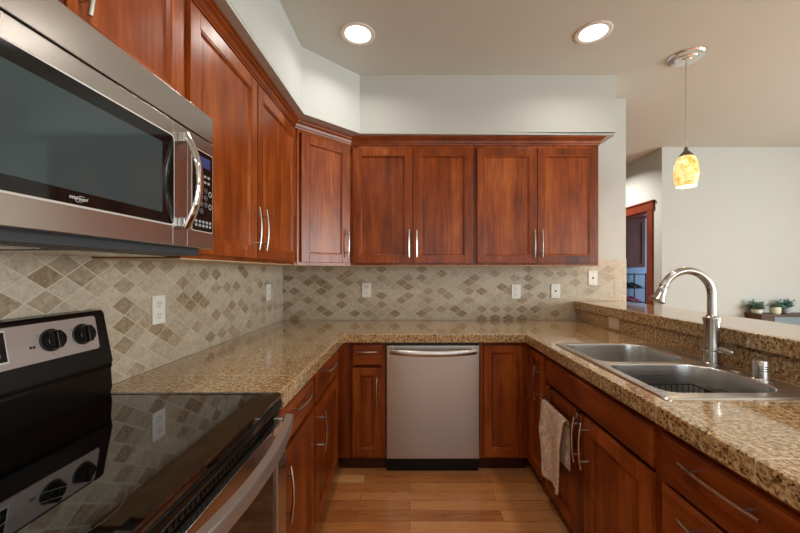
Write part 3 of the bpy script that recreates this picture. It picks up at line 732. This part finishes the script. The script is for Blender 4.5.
bm.faces.new(rg[0][::-1]); bm.faces.new(rg[-1]); obj('handle', bm, M['satin'], d, 50)
for y in (0.762 - 0.272, 0.762 + 0.272):
    bm = new(); box(bm, -0.4015, -0.372, y - 0.013, y + 0.013, 0.828, 0.882, 0.004); obj('handle_mount', bm, M['nickel'], d)
bm = new(); quadbox(bm, fO, A0, A1, 0.045, 0.193, 0, 0.034, 0.004); obj('storage_drawer', bm, M['steel'], r)
# backguard
bm = new()
side = [(-1.036, 0.9), (-0.972, 0.9), (-0.968, 0.94), (-0.968, 1.000), (-0.973, 1.008), (-0.966, 1.014), (-0.966, 1.022), (-0.992, 1.176), (-1.000, 1.186), (-1.036, 1.188)]
A = [bm.verts.new((x, Y0 + 0.002, z)) for x, z in side]; B = [bm.verts.new((x, Y1 - 0.004, z)) for x, z in side]; skin(bm, A, B); bm.faces.new(A[::-1]); bm.faces.new(B)
es = [e for e in bm.edges if len(e.link_faces) == 2 and abs(e.verts[0].co.y - e.verts[1].co.y) < 1e-5]
bmesh.ops.bevel(bm, geom=es, offset=0.004, segments=2, affect='EDGES')
bg = obj('backguard', bm, M['black'], r, 30)
tilt = Vector((-0.026, 0, 0.154)).normalized()
class FT(F):
    pass
fG = FT((-0.966, 0, 1.022), (0, 1, 0), (tilt.z, 0, -tilt.x)); fG.z = tilt       # b runs up the sloping panel
bm = rr_prism(fG, Y0 + 0.04, 1.096, 0.050, 0.152, 0.0005, 0.003, 0.009); obj('control_panel', bm, M['panel_grey'], bg)
for y in (0.46, 0.55, 0.955, 1.046):
    bm = new(); o_ = fG(y, 0.102, 0.003); lathe(bm, [(0.031, 0), (0.031, 0.003), (0.027, 0.004)], o_, fG.n, 32); 
    obj('knob_ring', bm, M['black_matte'], bg)
    bm = new(); lathe(bm, [(0.0265, 0.004), (0.0265, 0.014), (0.0245, 0.020), (0.0225, 0.021)], o_, fG.n, 32)
    quadbox(bm, fG, y - 0.007, y + 0.007, 0.102 - 0.024, 0.102 + 0.024, 0.02, 0.031, 0.003)
    obj('knob', bm, M['black'], bg)
for y in (0.955, 1.046):
    for ang in (-60, 60, 180):
        bm = new(); lathe(bm, [(0.0016, 0), (0.0016, 0.0004)], fG(y + 0.037 * math.sin(R(ang)), 0.102 + 0.037 * math.cos(R(ang)), 0.0031), fG.n, 8); obj('dial_mark', bm, M['black_matte'], bg)
for y in (0.899, 0.907): bm = new(); quadbox(bm, fG, y, y + 0.006, 0.088, 0.095, 0.003, 0.0035); obj('dial_mark', bm, M['black_matte'], bg)
bm = new(); quadbox(bm, fG, 0.655, 0.850, 0.066, 0.146, 0.003, 0.0045, 0.001); obj('display_frame', bm, M['print'], bg)
bm = new(); quadbox(bm, fG, 0.659, 0.846, 0.070, 0.142, 0.0045, 0.0055); obj('display', bm, M['door_glass'], bg)
for k in range(3):
    bm = new(); lathe(bm, [(0.0068, 0), (0.0072, 0.0004), (0.0076, 0.0)], fG(0.826, 0.086 + 0.021 * k, 0.0056), fG.n, 20, cap=False)
    obj('button', bm, M['print_dim'], bg)

# ------------------------------------------------------------------ microwave
Z0, Z1 = 1.382, 1.806; y0, y1 = 0.380, 1.142
r = thing('microwave', (-0.85, 0.76, Z0), 'stainless over-the-range microwave with dark window and bowed handle', 'microwave')
bx('case', M['black_matte'], r, -1.039, -0.668, y0, y1, Z0 + 0.012, Z1)
fM = F((-0.667, 0, 0), (0, 1, 0), (1, 0, 0)); fc = 0.025
bm = new(); quadbox(bm, fM, y0, y1, 1.7245, Z1, 0, fc, 0.003); obj('vent_grille', bm, M['steel'], r)
bm = new(); prof = [(0.0, 0.0)]
a0, a1, b0, b1 = y0, 1.0065, Z0, 1.7205; wa0, wa1, wb0, wb1 = 0.445, 0.947, 1.438, 1.676
quadbox(bm, fM, a0, wa0, b0, b1, 0, fc, 0.002); quadbox(bm, fM, wa1, a1, b0, b1, 0, fc, 0.002)
quadbox(bm, fM, wa0, wa1, wb1, b1, 0, fc, 0.002); quadbox(bm, fM, wa0, wa1, b0, wb0, 0, fc, 0.002)
dr = obj('door', bm, M['steel'], r)
obj('window_trim', rr_prism(fM, wa0 - 0.004, wa1 + 0.004, wb0 - 0.004, wb1 + 0.004, 0.01, fc + 0.0015, 0.014), M['bright_trim'], dr)
gl = obj('window_glass', rr_prism(fM, wa0, wa1, wb0, wb1, 0.012, fc + 0.0025, 0.011), M['door_glass'], dr)
obj('window_screen', rr_prism(fM, wa0 + 0.022, wa1 - 0.044, wb0 + 0.026, wb1 - 0.030, 0.02, fc + 0.0028, 0.004), M['window_glass'], dr)
bm = text_bm('Whirlpool', 0.0092, fM, 0.674, 1.4508, fc + 0.0026, 0.35, 0.0003)
sw = [fM(0.674 + 0.010 * math.cos(R(t)) + 0.004, 1.4500 + 0.0056 * math.sin(R(t)) + 0.002 * math.cos(R(t)), fc + 0.0029) for t in range(30, 340, 15)]
tube(bm, sw, 0.0004, 5); obj('logo', bm, M['print'], dr)
# handle, bowed outwards
bm = new(); n = 21; pts = []
for i in range(n):
    q = i / (n - 1) * 2 - 1; pts.append(fM(0.984 + 0.004 * (1 - q * q), 1.565 + 0.130 * q, fc + 0.013 + 0.036 * (1 - q * q)))
tube(bm, pts, 0.014, 14, flat=((1, 0, 0), 0.45)); hd = obj('handle', bm, M['chrome'], dr)
for z in (1.565 - 0.118, 1.565 + 0.118):
    bm = new(); quadbox(bm, fM, 0.966, 0.992, z - 0.013, z + 0.013, fc, fc + 0.018, 0.003); obj('handle_mount', bm, M['nickel'], dr)
bm = new(); quadbox(bm, fM, 1.0085, y1, Z0, 1.7205, 0, fc, 0.002); cp = obj('control_panel', bm, M['steel'], r)
obj('keypad_trim', rr_prism(fM, 1.027, 1.135, 1.432, 1.681, 0.02, fc + 0.0012, 0.006), M['bright_trim'], cp)
obj('keypad', rr_prism(fM, 1.029, 1.1325, 1.4345, 1.6785, 0.02, fc + 0.0020, 0.005), M['door_glass'], cp)
bm = new(); quadbox(bm, fM, 1.045, 1.118, 1.632, 1.664, fc + 0.002, fc + 0.0026); obj('display', bm, M['display'], cp)
for row in range(2):
    for k in range(4): bm = new(); quadbox(bm, fM, 1.048 + k * 0.019, 1.060 + k * 0.019, 1.602 - row * 0.018, 1.609 - row * 0.018, fc + 0.002, fc + 0.0024); obj('key', bm, M['print_dim'], cp)
for i, ch in enumerate(['1', '2', '3', '4', '5', '6', '7', '8', '9', '', '0', '']):
    if not ch: continue
    a = 1.052 + (i % 3) * 0.022; b = 1.562 - (i // 3) * 0.022
    bm = new(); lathe(bm, [(0.0074, 0), (0.0074, 0.0003), (0.0080, 0.0003), (0.0080, 0)], fM(a, b, fc + 0.0021), fM.n, 20, cap=False)
    join(bm, text_bm(ch, 0.010, fM, a, b, fc + 0.0022, 0, 0.0002)); obj('key', bm, M['print_dim'], cp)
for b in (1.555, 1.515): bm = new(); lathe(bm, [(0.006, 0), (0.006, 0.0003), (0.009, 0.0003), (0.009, 0)], fM(1.119, b, fc + 0.0021), fM.n, 20, cap=False); obj('key', bm, M['print_dim'], cp)
for k in range(5):
    for row in range(2): bm = new(); quadbox(bm, fM, 1.041 + k * 0.018, 1.052 + k * 0.018, 1.447 + row * 0.012, 1.455 + row * 0.012, fc + 0.002, fc + 0.0024); obj('key', bm, M['print_dim'], cp)
bm = new(); box(bm, -1.036, -0.685, y0 + 0.006, y1 - 0.006, 1.360, 1.3935, 0.004)
for v in bm.verts:
    if v.co.z < 1.37: v.co.x += 0.0; 
pts_ = None
ub = obj('underside', bm, M['grey_plastic'], r)
bm = new()
for yy in (0.43, 0.80): box(bm, -0.98, -0.76, yy, yy + 0.29, 1.3565, 1.361, 0.001)
obj('grease_filter', bm, M['nickel'], ub)

# ------------------------------------------------------------------ towel on its bar
r = thing('towel_bar', (0.71, 1.735, 0.63), 'over-the-door metal towel bar hooked on a sink cabinet door', 'towel bar')
bm = new(); xb, zb = 0.704, 0.628
tube(bm, [(xb, 1.548, zb), (xb, 1.88, zb)], 0.0045, 10)
for y in (1.546, 1.882): lathe(bm, [(0.007, -0.004), (0.007, 0.004)], (xb, y, zb), (0, 1, 0), 12)
obj('bar', bm, M['nickel'], r)
for y in (1.560, 1.866):
    bm = new()
    for a in ((0.7425, 0.7455, 0.628, 0.6875), (0.7425, 0.7672, 0.6845, 0.6875), (0.706, 0.7425, 0.6265, 0.6295)): box(bm, a[0], a[1], y - 0.007, y + 0.007, a[2], a[3])
    obj('hook', bm, M['nickel'], r)
bm = new(); NU, NV = 26, 46; grid = []
for j in range(NV + 1):
    t = j / NV; row = []
    for i in range(NU + 1):
        u = i / NU; y = 1.578 + (1.845 - 1.578) * u
        Lf, Lb = 0.345, 0.235; s_ = t * (Lf + Lb) - Lb        # negative = behind the bar, positive = front
        fold = math.sin(u * 9.5 + 0.6) * 0.010 + math.sin(u * 17 + 1.1) * 0.004
        if s_ > 0.012:
            d_ = s_ - 0.012; k_ = min(1, d_ / 0.12)
            x = xb - 0.0130 - k_ * (0.010 + fold * 1.3); z = zb - d_
            yy = y + k_ * (0.016 * (u - 0.35) * 2 * math.sin(min(1, d_ / 0.2) * PI) + 0.006 * math.sin(d_ * 22)) - 0.04 * (d_ / 0.32) ** 2 * (u - 0.0) * 0.9
            z -= 0.012 * math.sin(u * PI) * (d_ / 0.32)
        elif s_ < -0.012:
            d_ = -s_ - 0.012; k_ = min(1, d_ / 0.12); x = xb + 0.0130 + k_ * fold * 0.35; z = zb - d_; yy = y
        else:
            a = s_ / 0.012 * PI / 2; x = xb - 0.0130 * math.sin(a); z = zb + 0.0130 * math.cos(a); yy = y
        row.append(bm.verts.new((x, yy, z)))
    grid.append(row)
for j in range(NV):
    for i in range(NU): bm.faces.new((grid[j][i], grid[j][i + 1], grid[j + 1][i + 1], grid[j + 1][i]))
bmesh.ops.recalc_face_normals(bm, faces=bm.faces)
tw = obj('dish_towel', bm, M['towel'], None, 60, base=(xb, 1.73, 0.31))
md = tw.modifiers.new('thick', 'SOLIDIFY'); md.thickness = 0.006; md.offset = 0
md = tw.modifiers.new('soft', 'SUBSURF'); md.levels = 1; md.render_levels = 1
tag(tw, 'beige terry dish towel hanging folded over the bar on the sink cabinet door', 'towel')

# ------------------------------------------------------------------ outlets (built facing -Y at the origin)
def plate(name, kind, label, cat, m=None, wd=0.073, ht=0.117):
    r = thing(name, (0, 0, 0), label, cat, None); f = F((0, 0, 0), (1, 0, 0), (0, -1, 0)); m = m or M['white']
    bm = new(); quadbox(bm, f, -wd / 2, wd / 2, -ht / 2, ht / 2, 0.0, 0.006, 0.0025); obj('cover_plate', bm, m, r)
    if kind == 'duplex':
        for s in (-1, 1):
            bm = rr_prism(f, -0.017, 0.017, s * 0.0235 - 0.0165, s * 0.0235 + 0.0165, 0.0055, 0.0075, 0.012); so = obj('socket', bm, m, r)
            bm = new(); z = s * 0.0235
            quadbox(bm, f, -0.0085, -0.006, z - 0.001, z + 0.009, 0.0072, 0.0079); quadbox(bm, f, 0.006, 0.0085, z - 0.001, z + 0.008, 0.0072, 0.0079)
            lathe(bm, [(0.003, 0.0072), (0.003, 0.0079)], f(0, z - 0.009, 0), f.n, 10); obj('slots', bm, M['slot'], so)
    elif kind == 'jack':
        bm = new(); quadbox(bm, f, -0.007, 0.007, -0.007, 0.007, 0.0055, 0.0078, 0.001); obj('jack', bm, M['slot'], r)
        for s in (-1, 1):
            bm = new(); lathe(bm, [(0.003, 0.0055), (0.003, 0.007)], f(0, s * 0.043, 0), f.n, 10); obj('screw', bm, M['slot'], r)
    return r
yb = YB - 0.0101
p = plate('electrical_outlet', 'duplex', 'white duplex outlet on back wall tiles, left of the dishwasher', 'outlet'); p.location = (-0.357, yb, 1.159); p['group'] = 'outlets on the backsplash'
dup(p, (0.864, yb, 1.147), 0, 'white duplex outlet on back wall tiles, right of the dishwasher', 'outlets on the backsplash')
dup(p, (XL + 0.0101, 1.443, 1.153), R(90), 'white duplex outlet on left wall tiles beside the range, the nearest one', 'outlets on the backsplash')
dup(p, (XL + 0.0101, 2.56, 1.158), R(90), 'white duplex outlet on left wall tiles near the room corner', 'outlets on the backsplash')
j_ = plate('wall_jack', 'jack', 'white wall plate with small center jack, low beside the end of the bar', 'wall plate'); j_.location = (1.187, yb, 1.151); j_['group'] = 'jack plates on the backsplash'
dup(j_, (1.491, yb, 1.258), 0, 'white wall plate with small center jack, higher one above the bar ledge', 'jack plates on the backsplash')
bp = plate('blank_plate', 'blank', 'small cream cover plate on the granite splash behind the sink', 'wall plate', M['cream'], 0.118, 0.076)
bp.location = (1.3594, 2.33, 0.966); bp.rotation_euler = (0, 0, R(-90))

# ------------------------------------------------------------------ lights
can_labels = {0: 'round lit recessed ceiling light, left one over the counter corner', 1: 'round lit recessed ceiling light, right one near the pendant'}
first = None
for i, (x, y) in enumerate(CANS):
    if first is None:
        first = thing('recessed_light', (x, y, CEIL), can_labels[0], 'ceiling light', 'recessed ceiling lights')
        bm = new(); lathe(bm, [(0.102, CEIL - 0.0005), (0.102, CEIL - 0.004), (0.097, CEIL - 0.007), (0.080, CEIL - 0.006), (0.076, CEIL - 0.002)], (x, y, 0), seg=48, cap=False); obj('trim_ring', bm, M['white'], first)
        bm = new(); lathe(bm, [(0.0, CEIL - 0.004), (0.045, CEIL - 0.0038), (0.0765, CEIL - 0.0015), (0.0765, CEIL - 0.0008)], (x, y, 0), seg=48, cap=False); obj('lens', bm, M['lens'], first)
    else:
        dup(first, (x, y, CEIL), 0, can_labels.get(i, 'round recessed ceiling light added out of view for fill light' if y < 2 else 'round recessed ceiling light added out of sight to brighten the hall wall'))
px, py = 1.826, 2.316
r = thing('pendant_light', (px, py, CEIL), 'amber mottled glass pendant lamp hanging over the bar', 'pendant light')
bm = new(); lathe(bm, [(0.0, CEIL - 0.026), (0.028, CEIL - 0.026), (0.034, CEIL - 0.020), (0.060, CEIL - 0.020), (0.066, CEIL - 0.014), (0.098, CEIL - 0.010), (0.104, CEIL - 0.001)], (px, py, 0), seg=48, cap=False); obj('canopy', bm, M['nickel_light'], r)
bm = new()
for ph in (0, PI):
    tube(bm, [(px + 0.0022 * math.cos(ph + k * 0.55), py + 0.0022 * math.sin(ph + k * 0.55), CEIL - 0.026 - k * (CEIL - 0.026 - 2.125) / 110) for k in range(111)], 0.0022, 6)
obj('cord', bm, mat('clear grey cord', s2l(196, 190, 180), 0.4), r)
bm = new(); lathe(bm, [(0.005, 2.135), (0.011, 2.130), (0.012, 2.112), (0.024, 2.098), (0.040, 2.078), (0.042, 2.070)], (px, py, 0), seg=28); obj('cap', bm, mat('dark bronze nickel', (0.22, 0.18, 0.15, 1), 0.3, 1.0), r)
bm = new(); lathe(bm, [(0.034, 2.080), (0.049, 2.060), (0.061, 2.027), (0.068, 1.987), (0.0685, 1.955), (0.064, 1.913), (0.056, 1.872), (0.0545, 1.872), (0.0625, 1.913), (0.0665, 1.955), (0.066, 1.987), (0.059, 2.027), (0.047, 2.058)], (px, py, 0), seg=40, cap=False); obj('shade', bm, M['shade'], r)
bm = new(); lathe(bm, [(0.0, 1.952), (0.018, 1.957), (0.026, 1.975), (0.022, 1.998), (0.012, 2.02), (0.012, 2.06)], (px, py, 0), seg=20, cap=False); obj('bulb', bm, M['bulb'], r)
pl = bpy.data.lights.new('pendant_lamp', 'POINT'); pl.energy = 2.5; pl.color = (1, 0.78, 0.5); pl.shadow_soft_size = 0.03
po = bpy.data.objects.new('pendant_lamp', pl); C.objects.link(po); po.location = (px, py, 1.905)

# ------------------------------------------------------------------ dining room: sideboard with plants
sx0, sx1, sy0, sy1, sz = 3.814, 5.3, 3.795, 3.985, 0.845
r = thing('sideboard', ((sx0 + sx1) / 2, 3.89, 0), 'wooden sideboard with slate blue doors against the dining room wall', 'sideboard')
bx('top', M['walnut'], r, sx0 - 0.01, sx1, sy0 - 0.012, sy1, sz - 0.022, sz, 0.002, rail=1)
bx('side_panel', M['walnut'], r, sx0, sx0 + 0.02, sy0, sy1, 0.08, sz - 0.0225); bx('side_panel', M['walnut'], r, sx1 - 0.03, sx1 - 0.01, sy0, sy1, 0.08, sz - 0.0225)
bx('case', M['walnut'], r, sx0 + 0.0205, sx1 - 0.0305, sy0 + 0.02, sy1, 0.08, sz - 0.0225)
bm = new(); box(bm, sx0 + 0.022, sx0 + 0.134, sy0, sy0 + 0.019, 0.085, sz - 0.026, 0.002); obj('end_panel', bm, M['walnut'], r)
for k in range(3):
    a = sx0 + 0.138 + k * 0.43; bm = new(); box(bm, a, a + 0.424, sy0, sy0 + 0.019, 0.085, sz - 0.026, 0.002); dd = obj('door', bm, M['slate'], r)
    bm = new(); lathe(bm, [(0.012, 0), (0.014, 0.012), (0.008, 0.018)], (a + 0.39, sy0, 0.6), (0, -1, 0), 14); obj('knob', bm, M['black_matte'], dd)
for x in (sx0 + 0.03, sx1 - 0.05):
    for y in (sy0 + 0.03, sy1 - 0.03):
        bm = new(); box(bm, x - 0.02, x + 0.02, y - 0.02, y + 0.02, 0, 0.0795); obj('leg', bm, M['walnut'], r)
def plant(x, y, z, pr, ph, spread, height, n, pm, lm, name, label, leaf=0.03):
    r = thing(name, (x, y, z), label, 'plant'); rnd = random.Random(int(x * 1000))
    bm = new(); lathe(bm, [(pr * 0.8, z), (pr, z + ph * 0.3), (pr, z + ph), (pr * 0.88, z + ph), (pr * 0.86, z + ph * 0.85), (0, z + ph * 0.85)], (x, y, 0), seg=28, cap=False); obj('pot', bm, pm, r)
    bm = new()
    for k in range(n):
        a = rnd.uniform(0, 2 * PI); el = rnd.uniform(0.15, 1.4); ln = rnd.uniform(0.5, 1.0)
        tip = Vector((x + math.cos(a) * math.cos(el) * spread * ln, y + math.sin(a) * math.cos(el) * spread * 0.8 * ln, z + ph * 0.9 + math.sin(el) * height * ln))
        root = Vector((x + math.cos(a) * pr * 0.4, y + math.sin(a) * pr * 0.4, z + ph * 0.85))
        midp = (root + tip) / 2 + Vector((0, 0, height * 0.12)); tube(bm, [root, midp, tip], 0.0012, 4)
        for t_ in (0.45, 0.7, 0.9, 1.0):
            c_ = root * (1 - t_) ** 2 + midp * 2 * t_ * (1 - t_) + tip * t_ ** 2
            for s_ in range(2):
                d = Vector((rnd.uniform(-1, 1), rnd.uniform(-1, 1), rnd.uniform(-0.2, 0.8))).normalized(); L = leaf * rnd.uniform(0.7, 1.2)
                sd = d.cross(Vector((0, 0, 1))).normalized() * L * 0.32; up = Vector((0, 0, 1)) * L * 0.12
                v = [bm.verts.new(p_) for p_ in (c_, c_ + d * L * 0.5 + sd, c_ + d * L - up, c_ + d * L * 0.5 - sd, c_ + d * L * 0.5 + up)]
                for q in ((0, 1, 4), (1, 2, 4), (2, 3, 4), (3, 0, 4)): bm.faces.new([v[i] for i in q])
    obj('foliage', bm, lm, r, 0)
plant(3.872, 3.91, sz, 0.048, 0.045, 0.125, 0.10, 60, M['pot_white'], M['leaf_green'], 'potted_plant', 'bushy grey-green plant in low white pot, leftmost on the sideboard')
plant(4.015, 3.85, sz, 0.046, 0.075, 0.055, 0.06, 20, M['pot_cream'], M['leaf_green'], 'potted_plant', 'cream pot with few short leaves, middle of three plants on the sideboard')
plant(4.19, 3.90, sz, 0.036, 0.06, 0.10, 0.11, 46, M['pot_grey'], M['leaf_teal'], 'potted_plant', 'teal leafed plant in small grey pot, rightmost on the sideboard')

# ------------------------------------------------------------------ mudroom seen through the doorway
r = thing('mudroom_cabinet', (3.3, 5.45, 1.36), 'dark wall cabinet in the blue room beyond the doorway', 'cabinet')
bx('carcass', M['espresso'], r, 3.0, 3.565, 5.32, 5.599, 1.375, 2.12, 0.002); bx('cornice', M['espresso'], r, 2.995, 3.585, 5.30, 5.599, 2.121, 2.16, 0.004)
fK = F((0, 5.319, 0), (1, 0, 0), (0, -1, 0))
for a0, a1 in ((3.005, 3.278), (3.284, 3.558)):
    bm = new(); t = 0.018; fw = 0.05
    for q in ((a0, a0 + fw, 1.38, 2.112), (a1 - fw, a1, 1.38, 2.112), (a0 + fw, a1 - fw, 2.06, 2.112), (a0 + fw, a1 - fw, 1.38, 1.432)): quadbox(bm, fK, *q, 0.001, t, 0.002)
    quadbox(bm, fK, a0 + fw, a1 - fw, 1.432, 2.06, 0.001, 0.008); obj('door', bm, M['espresso'], r)
r = thing('shoe_rack', (3.3, 5.42, 0), 'black metal shoe rack against the blue wall beyond the doorway', 'rack')
rx0, rx1, ry0, ry1 = 3.05, 3.56, 5.29, 5.56
for x in (rx0, rx1):
    for y in (ry0, ry1): bm = new(); box(bm, x - 0.008, x + 0.008, y - 0.008, y + 0.008, 0, 1.285); obj('post', bm, M['black_matte'], r)
SH = (0.12, 0.38, 0.62, 0.845, 1.06, 1.27)
for z in SH:
    bm = new()
    for y in (ry0, ry1): tube(bm, [(rx0, y, z), (rx1, y, z)], 0.007, 6)
    for k in range(8): tube(bm, [(rx0 + (rx1 - rx0) * k / 7, ry0, z), (rx0 + (rx1 - rx0) * k / 7, ry1, z)], 0.004, 6)
    obj('shelf', bm, M['black_matte'], r)
def shoe(x, z, m, label, flip=1):
    bm = new(); L = 0.23; n = 12; rings = []
    for i in range(n + 1):
        t = i / n; y = 5.31 + L * t; wd = 0.036 * (math.sin(PI * min(1, t * 1.25 + 0.12)) ** 0.5 if t < 0.7 else 1) * (0.82 if t > .6 else 1) + 0.003
        h = 0.035 + 0.055 * max(0, t - 0.25) ** 0.8; h *= (0.6 + 0.4 * min(1, t * 4)); 
        rings.append([bm.verts.new((x + wd * math.cos(a), y, z + max(0, h * (0.5 + 0.5 * math.sin(a))))) for a in [2 * PI * k / 10 for k in range(10)]])
    for A, B in zip(rings, rings[1:]): skin(bm, A, B)
    bm.faces.new(rings[0][::-1]); bm.faces.new(rings[-1])
    tag(obj('shoe', bm, m, None, 60, base=(x, 5.42, z)), label, 'shoe', 'shoes on the rack')
top = lambda k: SH[k] + 0.0072
shoe(3.42, top(4), M['shoe_dark'], 'dark shoe on upper shelf of the black rack, left of its pair'); shoe(3.50, top(4), M['shoe_dark'], 'dark shoe on upper shelf of the black rack, right of its pair')
shoe(3.40, top(3), M['pink'], 'pink shoe on the black rack below the dark shoes, left of its pair'); shoe(3.48, top(3), M['pink'], 'pink shoe on the black rack below the dark shoes, right of its pair')
